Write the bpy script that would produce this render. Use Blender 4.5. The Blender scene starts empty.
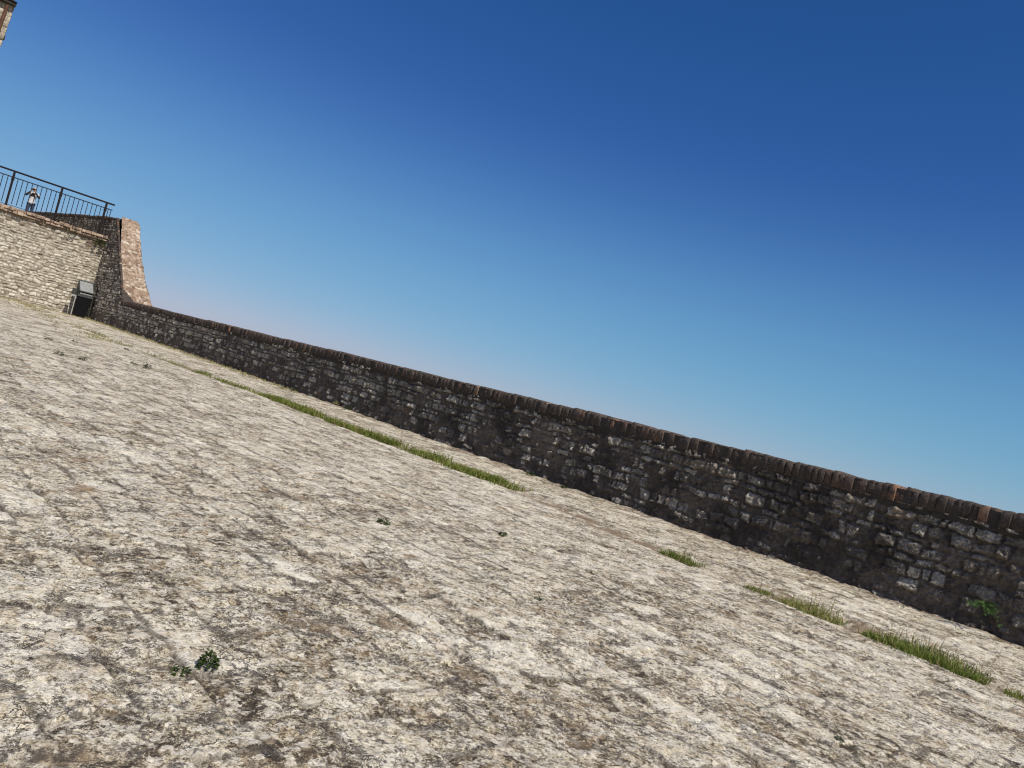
import bpy, math, random
import numpy as np
from mathutils import Vector, Matrix

random.seed(7)
RNG = np.random.default_rng(11)
scn = bpy.context.scene
COL = scn.collection

# ------------------------------------------------------------------ frame of the place
# s runs along the parapet, u is the distance from its face into the yard, z is up
EYE = 0.92
WD = np.array([-0.68563876, 0.72794195, 0.0])
ND = np.array([-0.72794195, -0.68563876, 0.0])
T0 = -7.66
SC = 30.48            # the retaining wall stands across the yard here


def W(s, u, z=0.0):
    p = WD * s + ND * (u + T0)
    return Vector((p[0], p[1], z))


def WA(s, u, z):
    s = np.asarray(s, float); u = np.asarray(u, float) + T0; z = np.asarray(z, float)
    s, u, z = np.broadcast_arrays(s, u, z)
    return np.stack([WD[0] * s + ND[0] * u, WD[1] * s + ND[1] * u, z], -1)


# ------------------------------------------------------------------ numpy noise
def _hash(ix, iy, seed):
    h = (ix.astype(np.int64) * 374761393 + iy.astype(np.int64) * 668265263 + seed * 974634777) & 0xFFFFFFFF
    h = ((h ^ (h >> 13)) * 1274126177) & 0xFFFFFFFF
    return ((h ^ (h >> 16)) & 0xFFFFFFFF)


def perlin(x, y, seed=0):
    x0 = np.floor(x); y0 = np.floor(y)
    fx = x - x0; fy = y - y0
    ix = x0.astype(np.int64); iy = y0.astype(np.int64)

    def g(dx, dy):
        a = _hash(ix + dx, iy + dy, seed) * (2 * np.pi / 4294967296.0)
        return np.cos(a) * (fx - dx) + np.sin(a) * (fy - dy)
    sx = fx * fx * fx * (fx * (fx * 6 - 15) + 10); sy = fy * fy * fy * (fy * (fy * 6 - 15) + 10)
    a = g(0, 0) * (1 - sx) + g(1, 0) * sx
    b = g(0, 1) * (1 - sx) + g(1, 1) * sx
    return (a * (1 - sy) + b * sy) * 1.45


def fbm(x, y, octv=4, rough=0.5, seed=0):
    o = np.zeros(np.shape(x)); a = 1.0; n = 0
    for k in range(octv):
        o += a * perlin(x * 2 ** k, y * 2 ** k, seed + k * 17); n += a; a *= rough
    return o / n


def sstep(a, b, x):
    t = np.clip((x - a) / (b - a), 0, 1)
    return t * t * (3 - 2 * t)


def coursed(x, y, x0, x1, y0, y1, hmin, hmax, wmin, wmax, seed):
    """Irregular courses of stones: distance to the nearest joint and two random numbers per stone."""
    r = np.random.default_rng(seed)
    ys = [y0]
    while ys[-1] < y1:
        ys.append(ys[-1] + r.uniform(hmin, hmax))
    ys = np.array(ys)
    row = np.clip(np.searchsorted(ys, y) - 1, 0, len(ys) - 2)
    dy = np.minimum(y - ys[row], ys[row + 1] - y)
    d = np.zeros_like(x); sid = np.zeros_like(x); sid2 = np.zeros_like(x); cx = np.zeros_like(x)
    for k in range(len(ys) - 1):
        n = int((x1 - x0) / wmin) + 3
        wdt = r.uniform(wmin, wmax, n)
        m = row == k
        xs = x0 - r.uniform(0, wmax) + np.concatenate([[0], np.cumsum(wdt)])
        ra = r.random(n + 1); rb = r.random(n + 1)
        if not m.any():
            continue
        c = np.clip(np.searchsorted(xs, x[m]) - 1, 0, n - 1)
        dx = np.minimum(x[m] - xs[c], xs[c + 1] - x[m])
        d[m] = dx; sid[m] = ra[c]; sid2[m] = rb[c]
        cx[m] = (x[m] - .5 * (xs[c] + xs[c + 1])) / wmax
    cy = (y - .5 * (ys[row] + ys[row + 1])) / hmax
    return np.minimum(d, dy), sid, sid2, cx, cy


# ------------------------------------------------------------------ object helpers
def link(o):
    COL.objects.link(o)
    return o


def mesh_np(name, V, F, mat=None, attrs=None, smooth=True):
    """V (n,3), F (m,4) quads."""
    V = np.ascontiguousarray(V, dtype=np.float32); F = np.ascontiguousarray(F, dtype=np.int32)
    k = F.shape[1]
    me = bpy.data.meshes.new(name)
    me.vertices.add(len(V)); me.vertices.foreach_set('co', V.ravel())
    me.loops.add(F.size); me.loops.foreach_set('vertex_index', F.ravel())
    me.polygons.add(len(F)); me.polygons.foreach_set('loop_start', np.arange(0, F.size, k, dtype=np.int32))
    me.polygons.foreach_set('loop_total', np.full(len(F), k, dtype=np.int32))
    me.update(calc_edges=True)
    me.polygons.foreach_set('use_smooth', np.full(len(F), smooth))
    for an, av in (attrs or {}).items():
        a = me.attributes.new(an, 'FLOAT', 'POINT')
        a.data.foreach_set('value', np.ascontiguousarray(av, dtype=np.float32).ravel())
    if mat:
        me.materials.append(mat)
    return me


def grid_faces(nr, nc, off=0, closed=False):
    i = np.arange(nr - 1)[:, None]; j = np.arange(nc if closed else nc - 1)[None, :]
    j2 = (j + 1) % nc
    f = np.stack([i * nc + j, i * nc + j2, (i + 1) * nc + j2, (i + 1) * nc + j], -1).reshape(-1, 4)
    return f + off


def tag(o, label=None, cat=None, group=None, kind=None):
    if label: o['label'] = label
    if cat: o['category'] = cat
    if group: o['group'] = group
    if kind: o['kind'] = kind
    return o


def empty(name, loc, label=None, cat=None, group=None):
    o = link(bpy.data.objects.new(name, None)); o.location = loc; o.empty_display_size = .1
    return tag(o, label, cat, group)


def place(name, me, parent=None, loc=None):
    """Link a mesh whose vertices are in world space; move its origin to the parent's (or to loc)."""
    o = link(bpy.data.objects.new(name, me))
    if parent is not None:
        base = Vector(parent.location) if parent.parent is None else Vector(parent.parent.location)
        me.transform(Matrix.Translation(-base)); o.parent = parent
        if parent.parent is not None:
            o.location = -Vector(parent.location)
    elif loc is not None:
        me.transform(Matrix.Translation(-Vector(loc))); o.location = loc
    me.update()
    return o


class MB:
    """Collects simple solids into one mesh (world space)."""
    def __init__(self):
        self.v = []; self.f = []; self.sm = []

    def add(self, vs, fs, smooth=False):
        o = len(self.v); self.v += [tuple(a) for a in vs]
        self.f += [tuple(i + o for i in f) for f in fs]; self.sm += [smooth] * len(fs)

    def hexa(self, p, bev=0.0):
        """p: 8 corners, bottom ring then top ring."""
        fs = [(3, 2, 1, 0), (4, 5, 6, 7), (0, 1, 5, 4), (1, 2, 6, 5), (2, 3, 7, 6), (3, 0, 4, 7)]
        self.add(p, fs)

    def box(self, s0, s1, u0, u1, z0, z1):
        self.hexa([W(s0, u0, z0), W(s1, u0, z0), W(s1, u1, z0), W(s0, u1, z0),
                   W(s0, u0, z1), W(s1, u0, z1), W(s1, u1, z1), W(s0, u1, z1)])

    def tube(self, pts, r, n=8, cap=True):
        pts = [Vector(p) for p in pts]; rs = r if isinstance(r, (list, tuple)) else [r] * len(pts)
        rings = []
        for i, p in enumerate(pts):
            t = (pts[min(i + 1, len(pts) - 1)] - pts[max(i - 1, 0)]).normalized()
            a = t.cross(Vector((0, 0, 1)))
            if a.length < .05: a = t.cross(Vector((WD[0], WD[1], 0)))
            a.normalize(); b = t.cross(a)
            rings.append([p + (a * math.cos(q) + b * math.sin(q)) * rs[i] for q in [2 * math.pi * k / n for k in range(n)]])
        vs = [v for ring in rings for v in ring]; fs = []
        for i in range(len(pts) - 1):
            for k in range(n):
                fs.append((i * n + k, i * n + (k + 1) % n, (i + 1) * n + (k + 1) % n, (i + 1) * n + k))
        self.add(vs, fs, True)
        if cap:
            m = len(pts) - 1
            self.add(rings[0], [tuple(range(n - 1, -1, -1))]); self.add(rings[m], [tuple(range(n))])

    def mesh(self, name, mat):
        me = bpy.data.meshes.new(name); me.from_pydata(self.v, [], self.f)
        me.polygons.foreach_set('use_smooth', self.sm)
        if mat: me.materials.append(mat)
        me.update()
        return me


def bevel(o, w, seg=2):
    m = o.modifiers.new('bevel', 'BEVEL'); m.width = w; m.segments = seg; m.limit_method = 'ANGLE'


# ------------------------------------------------------------------ materials
class NT:
    def __init__(self, name, rough=.9, spec=.25):
        self.m = bpy.data.materials.new(name); self.m.use_nodes = True
        self.t = self.m.node_tree; self.n = self.t.nodes; self.l = self.t.links
        self.b = self.n['Principled BSDF']; self.b.inputs['Roughness'].default_value = rough
        self.b.inputs['Specular IOR Level'].default_value = spec
        self.tc = self.n.new('ShaderNodeTexCoord')

    def _set(self, sock, v):
        if hasattr(v, 'links') or isinstance(v, bpy.types.NodeSocket): self.l.new(v, sock)
        else: sock.default_value = v

    def coord(self, scale=(1, 1, 1)):
        mp = self.n.new('ShaderNodeMapping'); self.l.new(self.tc.outputs['Object'], mp.inputs[0])
        mp.inputs['Scale'].default_value = scale
        return mp.outputs[0]

    def noise(self, scale, detail=4, rough=.55, dist=0, vec=None, lac=2.0):
        t = self.n.new('ShaderNodeTexNoise'); self.l.new(vec or self.tc.outputs['Object'], t.inputs['Vector'])
        t.inputs['Scale'].default_value = scale; t.inputs['Detail'].default_value = detail
        t.inputs['Roughness'].default_value = rough; t.inputs['Distortion'].default_value = dist
        t.inputs['Lacunarity'].default_value = lac
        return t.outputs['Fac']

    def voro(self, scale, feature='F1', vec=None, rnd=1.0, out='Distance'):
        t = self.n.new('ShaderNodeTexVoronoi'); t.feature = feature
        self.l.new(vec or self.tc.outputs['Object'], t.inputs['Vector'])
        t.inputs['Scale'].default_value = scale; t.inputs['Randomness'].default_value = rnd
        return t.outputs[out]

    def attr(self, name):
        a = self.n.new('ShaderNodeAttribute'); a.attribute_name = name
        return a.outputs['Fac']

    def math(self, op, a, b=0.0, c=None, clamp=False):
        m = self.n.new('ShaderNodeMath'); m.operation = op; m.use_clamp = clamp
        self._set(m.inputs[0], a); self._set(m.inputs[1], b)
        if c is not None: self._set(m.inputs[2], c)
        return m.outputs[0]

    def step(self, x, a, b, lo=0.0, hi=1.0):
        m = self.n.new('ShaderNodeMapRange'); m.interpolation_type = 'SMOOTHSTEP'
        self._set(m.inputs[0], x)
        for i, v in enumerate((a, b, lo, hi)): m.inputs[i + 1].default_value = v
        return m.outputs[0]

    def ramp(self, x, stops):
        r = self.n.new('ShaderNodeValToRGB'); self._set(r.inputs[0], x)
        e = r.color_ramp.elements
        while len(e) < len(stops): e.new(.5)
        for i, (p, c) in enumerate(stops):
            e[i].position = p; e[i].color = (*c, 1)
        return r.outputs[0]

    def mix(self, f, a, b, mode='MIX'):
        m = self.n.new('ShaderNodeMix'); m.data_type = 'RGBA'; m.blend_type = mode
        self._set(m.inputs[0], f)
        for s, v in ((m.inputs[6], a), (m.inputs[7], b)):
            if isinstance(v, tuple): s.default_value = (*v, 1)
            else: self.l.new(v, s)
        return m.outputs[2]

    def color(self, c):
        if isinstance(c, tuple): self.b.inputs['Base Color'].default_value = (*c, 1)
        else: self.l.new(c, self.b.inputs['Base Color'])

    def bump(self, h, strength=.5, dist=.01):
        b = self.n.new('ShaderNodeBump'); b.inputs['Strength'].default_value = strength
        b.inputs['Distance'].default_value = dist; self.l.new(h, b.inputs['Height'])
        self.l.new(b.outputs[0], self.b.inputs['Normal'])


def mat_ground():
    m = NT('weathered_paving', .95, .15)
    n1 = m.noise(1.7, 4, .6)
    nm = m.noise(8.0, 5, .62)
    n2 = m.noise(26, 6, .66)
    n3 = m.noise(85, 5, .7); n4 = m.noise(190, 3, .7)
    sid = m.attr('sid'); edge = m.attr('edge'); cav = m.attr('cav')

    def warped(amp, scale):
        nz = m.n.new('ShaderNodeTexNoise'); m.l.new(m.tc.outputs['Object'], nz.inputs['Vector']); nz.inputs['Scale'].default_value = scale; nz.inputs['Detail'].default_value = 4; nz.inputs['Roughness'].default_value = .65
        sb = m.n.new('ShaderNodeVectorMath'); sb.operation = 'SUBTRACT'; m.l.new(nz.outputs['Color'], sb.inputs[0]); sb.inputs[1].default_value = (.5, .5, .5)
        sc = m.n.new('ShaderNodeVectorMath'); sc.operation = 'SCALE'; m.l.new(sb.outputs[0], sc.inputs[0]); sc.inputs['Scale'].default_value = amp
        wv = m.n.new('ShaderNodeVectorMath'); wv.operation = 'ADD'; m.l.new(m.tc.outputs['Object'], wv.inputs[0]); m.l.new(sc.outputs[0], wv.inputs[1])
        return wv.outputs[0]

    def red(x):
        s = m.n.new('ShaderNodeSeparateColor'); m.l.new(x, s.inputs[0]); return s.outputs[0], s.outputs[1]
    wa = warped(.20, 11); wb = warped(.085, 26)
    ca, ca2 = red(m.voro(13, vec=wa, out='Color'))          # flakes of 8 cm
    cb, cb2 = red(m.voro(34, vec=wb, out='Color'))          # flakes of 3 cm
    ea = m.voro(13, 'DISTANCE_TO_EDGE', vec=wa); eb = m.voro(34, 'DISTANCE_TO_EDGE', vec=wb)
    v = m.math('MULTIPLY', ca, .10)
    for x, k in ((cb, .14), (n2, .66), (n3, .62), (n4, .44), (nm, .34), (n1, .20), (sid, .20)):
        v = m.math('MULTIPLY_ADD', x, k, v)
    v = m.math('MULTIPLY_ADD', m.math('SUBTRACT', v, 1.35), 1.62, .54)
    c = m.ramp(v, [(.20, (.060, .047, .033)), (.33, (.195, .159, .111)), (.44, (.44, .38, .268)), (.56, (.665, .598, .45)), (.78, (.83, .78, .65))])
    # hue drifting between grey and honey from flake to flake
    c = m.mix(m.math('MULTIPLY', m.step(ca2, .62, .9), .55), c, m.mix(.5, c, (.40, .285, .16)))
    c = m.mix(m.math('MULTIPLY', m.step(cb2, .6, .95), .55), c, m.mix(.5, c, (.33, .33, .31)))
    # pale crusts of lichen
    li = m.math('MULTIPLY', m.step(eb, .03, .09), m.step(cb, .62, .70))
    c = m.mix(m.math('MULTIPLY', li, .60), c, m.ramp(n3, [(.35, (.48, .44, .36)), (.6, (.72, .675, .575))]))
    # cracks between flakes, broken up
    cr = m.math('MULTIPLY', m.step(ea, .05, .008), m.step(m.noise(5, 4, .6), .53, .62))
    cr2 = m.math('MULTIPLY', m.step(eb, .09, .02), m.step(m.noise(11, 4, .6), .56, .64))
    jo = m.math('MULTIPLY', m.step(m.math('MULTIPLY_ADD', n2, .028, edge), .030, .015), m.step(m.noise(3.1, 5, .65), .425, .555))
    cr = m.math('MAXIMUM', m.math('MAXIMUM', cr, m.math('MULTIPLY', cr2, .8)), jo)
    # ochre and rusty patches
    o1 = m.step(m.math('ADD', m.noise(2.3, 6, .66), m.math('MULTIPLY', n2, .25)), .72, .80)
    c = m.mix(m.math('MULTIPLY', o1, .75), c, m.ramp(n2, [(.3, (.16, .10, .055)), (.7, (.40, .29, .17))]))
    # black crust of algae in ragged patches, more of it in the hollows
    k1 = m.math('MULTIPLY_ADD', nm, .35, m.math('MULTIPLY', n2, .52))
    k1 = m.math('MULTIPLY_ADD', m.noise(3.6, 6, .66), .40, m.math('ADD', k1, .010))
    k1 = m.math('MULTIPLY_ADD', m.math('SUBTRACT', .5, cav), .10, k1)
    k1 = m.math('MULTIPLY_ADD', m.step(edge, .05, .004), .03, k1)
    dark = m.math('MULTIPLY', m.step(k1, .705, .750), m.step(m.math('MULTIPLY_ADD', n4, .5, m.math('MULTIPLY', n3, .5)), .62, .46))
    c = m.mix(m.math('MULTIPLY', dark, .92), c, m.ramp(n2, [(.35, (.040, .034, .030)), (.7, (.15, .125, .10))]))
    c = m.mix(m.math('MULTIPLY', cr, .72), c, (.070, .056, .044))
    l1 = m.math('MULTIPLY', m.step(m.math('ABSOLUTE', m.math('SUBTRACT', m.noise(9.5, 6, .62), .5)), .020, .005), m.step(m.noise(3.4, 4, .6), .46, .58))
    l2 = m.math('MULTIPLY', m.step(m.math('ABSOLUTE', m.math('SUBTRACT', m.noise(27, 5, .62), .5)), .030, .008), m.step(m.noise(6.3, 4, .6), .47, .57))
    ln = m.math('MULTIPLY', m.math('MAXIMUM', l1, l2), m.step(n3, .62, .48))
    c = m.mix(m.math('MULTIPLY', ln, .80), c, (.052, .044, .037))
    vd = m.voro(52, vec=wb); v1, v2 = red(m.voro(52, vec=wb, out='Color'))
    dots = m.math('MULTIPLY', m.math('MULTIPLY', m.step(vd, .40, .26), m.step(v1, .74, .80)), m.step(m.noise(4.2, 4, .6), .46, .60))
    c = m.mix(m.math('MULTIPLY', dots, .82), c, (.060, .050, .042))
    p = m.step(m.math('MULTIPLY_ADD', n3, .45, m.math('MULTIPLY_ADD', n2, .45, m.math('MULTIPLY', n4, .10))), .44, .37)
    c = m.mix(m.math('MULTIPLY', p, .65), c, (.07, .058, .047))
    # earth in the gutter
    g = m.math('MULTIPLY', m.attr('dirt'), m.step(m.noise(6, 5, .6), .36, .55))
    c = m.mix(g, c, m.mix(n2, (.12, .08, .055), (.36, .28, .19)))
    m.color(c)
    h = m.math('MULTIPLY', ca, .35)
    for x, k in ((cb, .25), (n2, .60), (n3, .45), (n4, .15), (cr, -.5), (dark, -.15)):
        h = m.math('MULTIPLY_ADD', x, k, h)
    m.bump(h, 1.0, .015)
    return m.m


def mat_parapet():
    m = NT('blackened_rubble', .93, .2)
    sid = m.attr('sid'); rel = m.attr('relief'); lit = m.attr('lit_tone')
    n1 = m.noise(1.6, 5, .6); n2 = m.noise(13, 8, .68); n3 = m.noise(55, 6, .7); n4 = m.noise(5.5, 6, .64)
    v = m.math('MULTIPLY_ADD', n2, .6, m.math('MULTIPLY', sid, .3))
    st = m.ramp(v, [(.25, (.085, .073, .062)), (.45, (.175, .152, .128)), (.65, (.35, .315, .262))])
    mo = m.ramp(n2, [(.33, (.062, .050, .041)), (.52, (.12, .098, .080)), (.72, (.20, .165, .134))])
    r2 = m.math('ADD', rel, m.math('MULTIPLY', m.math('SUBTRACT', n4, .5), 1.1))
    c = m.mix(m.step(r2, .16, .46), mo, st)
    pl = m.math('MULTIPLY', m.step(m.math('MULTIPLY_ADD', n2, .8, n3), .86, 1.0), m.step(r2, .26, .56))
    c = m.mix(m.math('MULTIPLY', pl, .8), c, (.55, .515, .44))
    c = m.mix(m.math('MULTIPLY', m.math('MULTIPLY', m.step(sid, .965, .975), m.step(n4, .42, .55)), .5), c, (.25, .16, .09))
    c = m.mix(m.math('MULTIPLY', lit, m.step(r2, .20, .55)), c, m.ramp(v, [(.3, (.26, .225, .175)), (.7, (.58, .53, .44))]))  # lit look of the far stones painted into their colour
    # black algae running down in patches, dun mortar smears low on the wall
    c = m.mix(m.math('MULTIPLY', m.step(m.math('MULTIPLY_ADD', n2, .4, n1), .70, .80), m.math('SUBTRACT', .75, m.math('MULTIPLY', lit, .7))), c, (.046, .038, .033))
    c = m.mix(m.math('MULTIPLY', m.step(m.math('MULTIPLY_ADD', n2, .3, m.noise(1.3, 4, .6, vec=m.coord((1, 1, 1.6)))), .70, .78), .6), c, m.ramp(n3, [(.35, (.13, .102, .082)), (.7, (.26, .21, .165))]))
    m.color(c)
    m.bump(m.math('MULTIPLY_ADD', n2, .6, m.math('MULTIPLY', n3, .5)), 1.0, .03)
    return m.m


def mat_brick(name, soot, cols):
    m = NT(name, .92, .2)
    sid = m.attr('sid'); n2 = m.noise(14, 7, .65, .4); n3 = m.noise(60, 4, .7)
    c = m.ramp(sid, cols)
    c = m.mix(m.math('MULTIPLY', n3, .35), c, (.10, .07, .055))
    d = m.step(m.math('SUBTRACT', n2, m.math('MULTIPLY', sid, .12 if soot < -.9 else -.16)), .50 if soot < -.9 else .57, .38 if soot < -.9 else .42)
    if soot < -.9: d = m.step(m.math('SUBTRACT', n2, m.math('MULTIPLY', sid, .16)), .26, .40)
    c = m.mix(m.math('MULTIPLY', d, .88), c, m.ramp(n3, [(.3, (.035, .029, .026)), (.7, (.095, .076, .064))]))
    c = m.mix(m.math('MULTIPLY', m.step(n3, .60, .72), .4), c, (.40, .35, .29))
    m.color(c)
    m.bump(m.math('ADD', n2, m.math('MULTIPLY', n3, .5)), .8, .015)
    return m.m


def mat_pale_rubble():
    m = NT('pale_limestone_rubble', .93, .2)
    sid = m.attr('sid'); edge = m.attr('edge'); n1 = m.noise(1.1, 5, .6); n2 = m.noise(7, 8, .66, .4); n3 = m.noise(30, 5, .7)
    v = m.math('ADD', m.math('MULTIPLY', n2, .6), m.math('MULTIPLY', sid, .4))
    c = m.ramp(v, [(.22, (.24, .205, .155)), (.45, (.455, .41, .325)), (.7, (.63, .59, .495))])
    j = m.step(edge, .030, .006)
    c = m.mix(m.math('MULTIPLY', j, .75), c, m.ramp(n2, [(.4, (.10, .08, .055)), (.6, (.36, .31, .23))]))
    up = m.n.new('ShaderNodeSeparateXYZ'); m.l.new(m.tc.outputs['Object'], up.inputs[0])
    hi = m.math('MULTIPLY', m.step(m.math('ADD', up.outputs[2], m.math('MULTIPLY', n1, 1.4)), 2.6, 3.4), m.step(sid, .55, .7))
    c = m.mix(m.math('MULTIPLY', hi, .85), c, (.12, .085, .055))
    c = m.mix(m.math('MULTIPLY', m.step(m.noise(3.2, 6, .7, .5), .62, .72), .6), c, (.20, .15, .09))
    m.color(c)
    m.bump(m.math('ADD', n2, m.math('MULTIPLY', n3, .5)), .9, .04)
    return m.m


def mat_tan_rubble():
    m = NT('reddish_scarp_masonry', .93, .2)
    sid = m.attr('sid'); edge = m.attr('edge'); n2 = m.noise(8, 8, .66, .4); n3 = m.noise(22, 5, .75)
    v = m.math('SUBTRACT', m.math('ADD', m.math('MULTIPLY', n3, 1.2), m.math('MULTIPLY', sid, .45)), .32)
    c = m.ramp(v, [(.2, (.12, .078, .056)), (.42, (.27, .185, .135)), (.62, (.36, .275, .205)), (.85, (.56, .49, .40))])
    vc = m.n.new('ShaderNodeSeparateColor'); m.l.new(m.voro(11, out='Color'), vc.inputs[0])
    c = m.mix(.55, c, m.ramp(vc.outputs[0], [(.1, (.13, .085, .06)), (.45, (.31, .22, .155)), (.75, (.43, .33, .245)), (.95, (.66, .60, .50))]))
    c = m.mix(m.math('MULTIPLY', m.step(edge, .025, .005), .35), c, (.26, .185, .12))
    c = m.mix(m.math('MULTIPLY', m.step(n2, .36, .28), .7), c, (.10, .065, .045))
    m.color(c)
    m.bump(m.math('ADD', n2, m.math('MULTIPLY', n3, .7)), .9, .04)
    return m.m


def mat_plain(name, col, rough=.7, var=.25, scale=20, spec=.3, metal=0, bump=0):
    m = NT(name, rough, spec)
    n = m.noise(scale, 5, .6)
    lo = tuple(x * (1 - var) for x in col); hi = tuple(min(1, x * (1 + var)) for x in col)
    m.color(m.ramp(n, [(.3, lo), (.7, hi)])); m.b.inputs['Metallic'].default_value = metal
    if bump: m.bump(n, .5, bump)
    return m.m


def mat_leaf(name, a, b, dry=None, scale=9):
    m = NT(name, .75, .12)
    r = m.attr('rnd'); n = m.noise(scale, 3)
    c = m.mix(m.math('ADD', m.math('MULTIPLY', r, .7), m.math('MULTIPLY', n, .3), clamp=True), a, b)
    if dry: c = m.mix(m.step(r, .80, .86), c, dry)
    m.color(c)
    tr = m.n.new('ShaderNodeBsdfTranslucent'); m.l.new(c, tr.inputs[0])
    ms = m.n.new('ShaderNodeMixShader'); ms.inputs[0].default_value = .3
    m.l.new(m.b.outputs[0], ms.inputs[1]); m.l.new(tr.outputs[0], ms.inputs[2])
    m.l.new(ms.outputs[0], m.n['Material Output'].inputs['Surface'])
    return m.m


M_GROUND = mat_ground(); M_PAR = mat_parapet(); M_PALE = mat_pale_rubble(); M_TAN = mat_tan_rubble()
M_COPE = mat_brick('sooty_coping_brick', -1.0, [(.0, (.062, .050, .043)), (.6, (.090, .066, .054)), (.92, (.14, .085, .062)), (.975, (.27, .145, .088)), (1, (.44, .34, .25))])
M_LEDGE = mat_brick('worn_ledge_brick', -.45, [(.0, (.30, .21, .15)), (.5, (.42, .30, .21)), (1, (.52, .42, .31))])
M_IRON = mat_plain('dark_brown_iron', (.018, .013, .013), .75, .3, 15, .12)
M_BLACK = mat_plain('black_plastic', (.006, .006, .007), .7, .2, 12, .12)
M_LID = mat_plain('grey_sheet_metal', (.34, .35, .34), .34, .2, 9, .5, .3)
M_STRUT = mat_plain('galvanised_strut', (.42, .41, .38), .5, .2, 20, .4, .3)
M_DRK = mat_plain('dark_frame_metal', (.045, .05, .047), .5, .2, 20, .4)
M_GRASS = mat_leaf('yard_grass', (.11, .15, .024), (.20, .235, .05), (.36, .30, .13))
M_GRASSD = mat_leaf('lush_grass', (.085, .13, .020), (.16, .20, .04), (.34, .30, .12))
M_DRY = mat_leaf('parched_grass', (.26, .25, .085), (.36, .32, .15), (.40, .33, .18))
M_WEED = mat_leaf('weed_leaf', (.026, .048, .012), (.070, .095, .024))
M_BUSH = mat_leaf('shrub_leaf', (.055, .075, .025), (.13, .14, .055))
M_FIELD = mat_plain('far_fields', (.20, .19, .09), .95, .5, .004, .1)
M_TERR = mat_plain('terrace_gravel', (.42, .37, .28), .95, .3, 4, .1, 0, .02)
M_ROOF = mat_plain('dark_eave_wood', (.035, .028, .024), .8, .4, 8)
M_PIPE = mat_plain('rusty_copper_pipe', (.10, .045, .025), .6, .3, 9)

# ------------------------------------------------------------------ heights of the yard
GS = [-40, 1.2, 1.6, 2.35, 3.5, 4.8, 6.1, 7.5, 9.4, 12.7, 15.8, 20, 26, 40]
GU = [1.95, 1.97, 1.88, 1.90, 1.84, 1.66, 1.50, 1.58, 1.64, 1.70, 2.0, 2.05, 1.9, 1.9]


def yard(s, u, lod):
    """height, joint distance, slab random, hollowness, dirt; lod = local mesh spacing in metres"""
    ws = s + .05 * fbm(s * 2.2, u * 2.2, 3, .55, 5) + .024 * fbm(s * 9, u * 9, 2, .5, 8)
    wu = u + .05 * fbm(s * 2.2 + 40, u * 2.2, 3, .55, 6) + .024 * fbm(s * 9 + 7, u * 9, 2, .5, 9)
    wu += .10 * np.sin(s * .55) + .05 * np.sin(s * 1.3 + 1)
    edge, sid, sid2, cx, cy = coursed(ws, wu, -75, 36, -2, 70, .12, .27, .15, .44, 21)
    g = np.interp(s, GS, GU)
    z = .018 * fbm(s * .55, u * .55, 3, .5, 31)
    z += (sid - .5) * .011 + (sid2 - .5) * .016 * cx + (sid - .5) * .014 * cy
    z -= .009 * (1 - sstep(0, .013, edge)) * sstep(-.2, .3, fbm(s * 2.6, u * 2.6, 2, .5, 33))
    rid = 1 - np.abs(fbm(s * 7, u * 7, 3, .55, 41))
    a = np.clip(.10 / lod, 0, 1)
    med = fbm(s * 5.5, u * 5.5, 3, .6, 51)
    fin = fbm(s * 21, u * 21, 3, .6, 61)
    z += .009 * med + .007 * fin * np.clip(.05 / lod, 0, 1) + .006 * (rid - .8) * a
    flake = np.floor(fbm(s * 4.2, u * 4.2, 4, .6, 71) * 5) / 5
    z += .010 * flake
    cav = np.clip(.5 + .75 * med + .35 * fin + .25 * flake, 0, 1)
    # gutter with earth, and the verge rising to the wall foot
    dg = np.abs(u - g + .06 * perlin(s * 1.7, u * 0, 77))
    gut = 1 - sstep(.05, .26, dg)
    z -= .020 * gut
    z += np.where(u < g, .02 * np.clip(g - u, 0, 2), 0)
    z += .018 * sstep(.22, 0, u) * (1 + perlin(s * 3, u, 78))
    z += .07 * sstep(26.5, 30.5, s) * sstep(.3, 2.4, u)
    dirt = gut * (.55 + .45 * sstep(0, .3, perlin(s * .8, u * 0 + .5, 79))) * sstep(19, 15, s)
    dirt = np.maximum(dirt, sstep(.30, .12, dg) * sstep(1.93, 2.0, s) * sstep(2.25, 2.15, s))
    dirt = np.maximum(dirt, .8 * sstep(.16, .02, u + .08 * perlin(s * 2.2, u * 2, 80)))
    dirt = np.maximum(dirt, .6 * sstep(29.9, 30.3, s))
    return z, edge, sid, cav, dirt


def yard_z(s, u):
    s = np.atleast_1d(np.asarray(s, float)); u = np.atleast_1d(np.asarray(u, float))
    return yard(s, u, np.full(s.shape, .02))[0]


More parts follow.
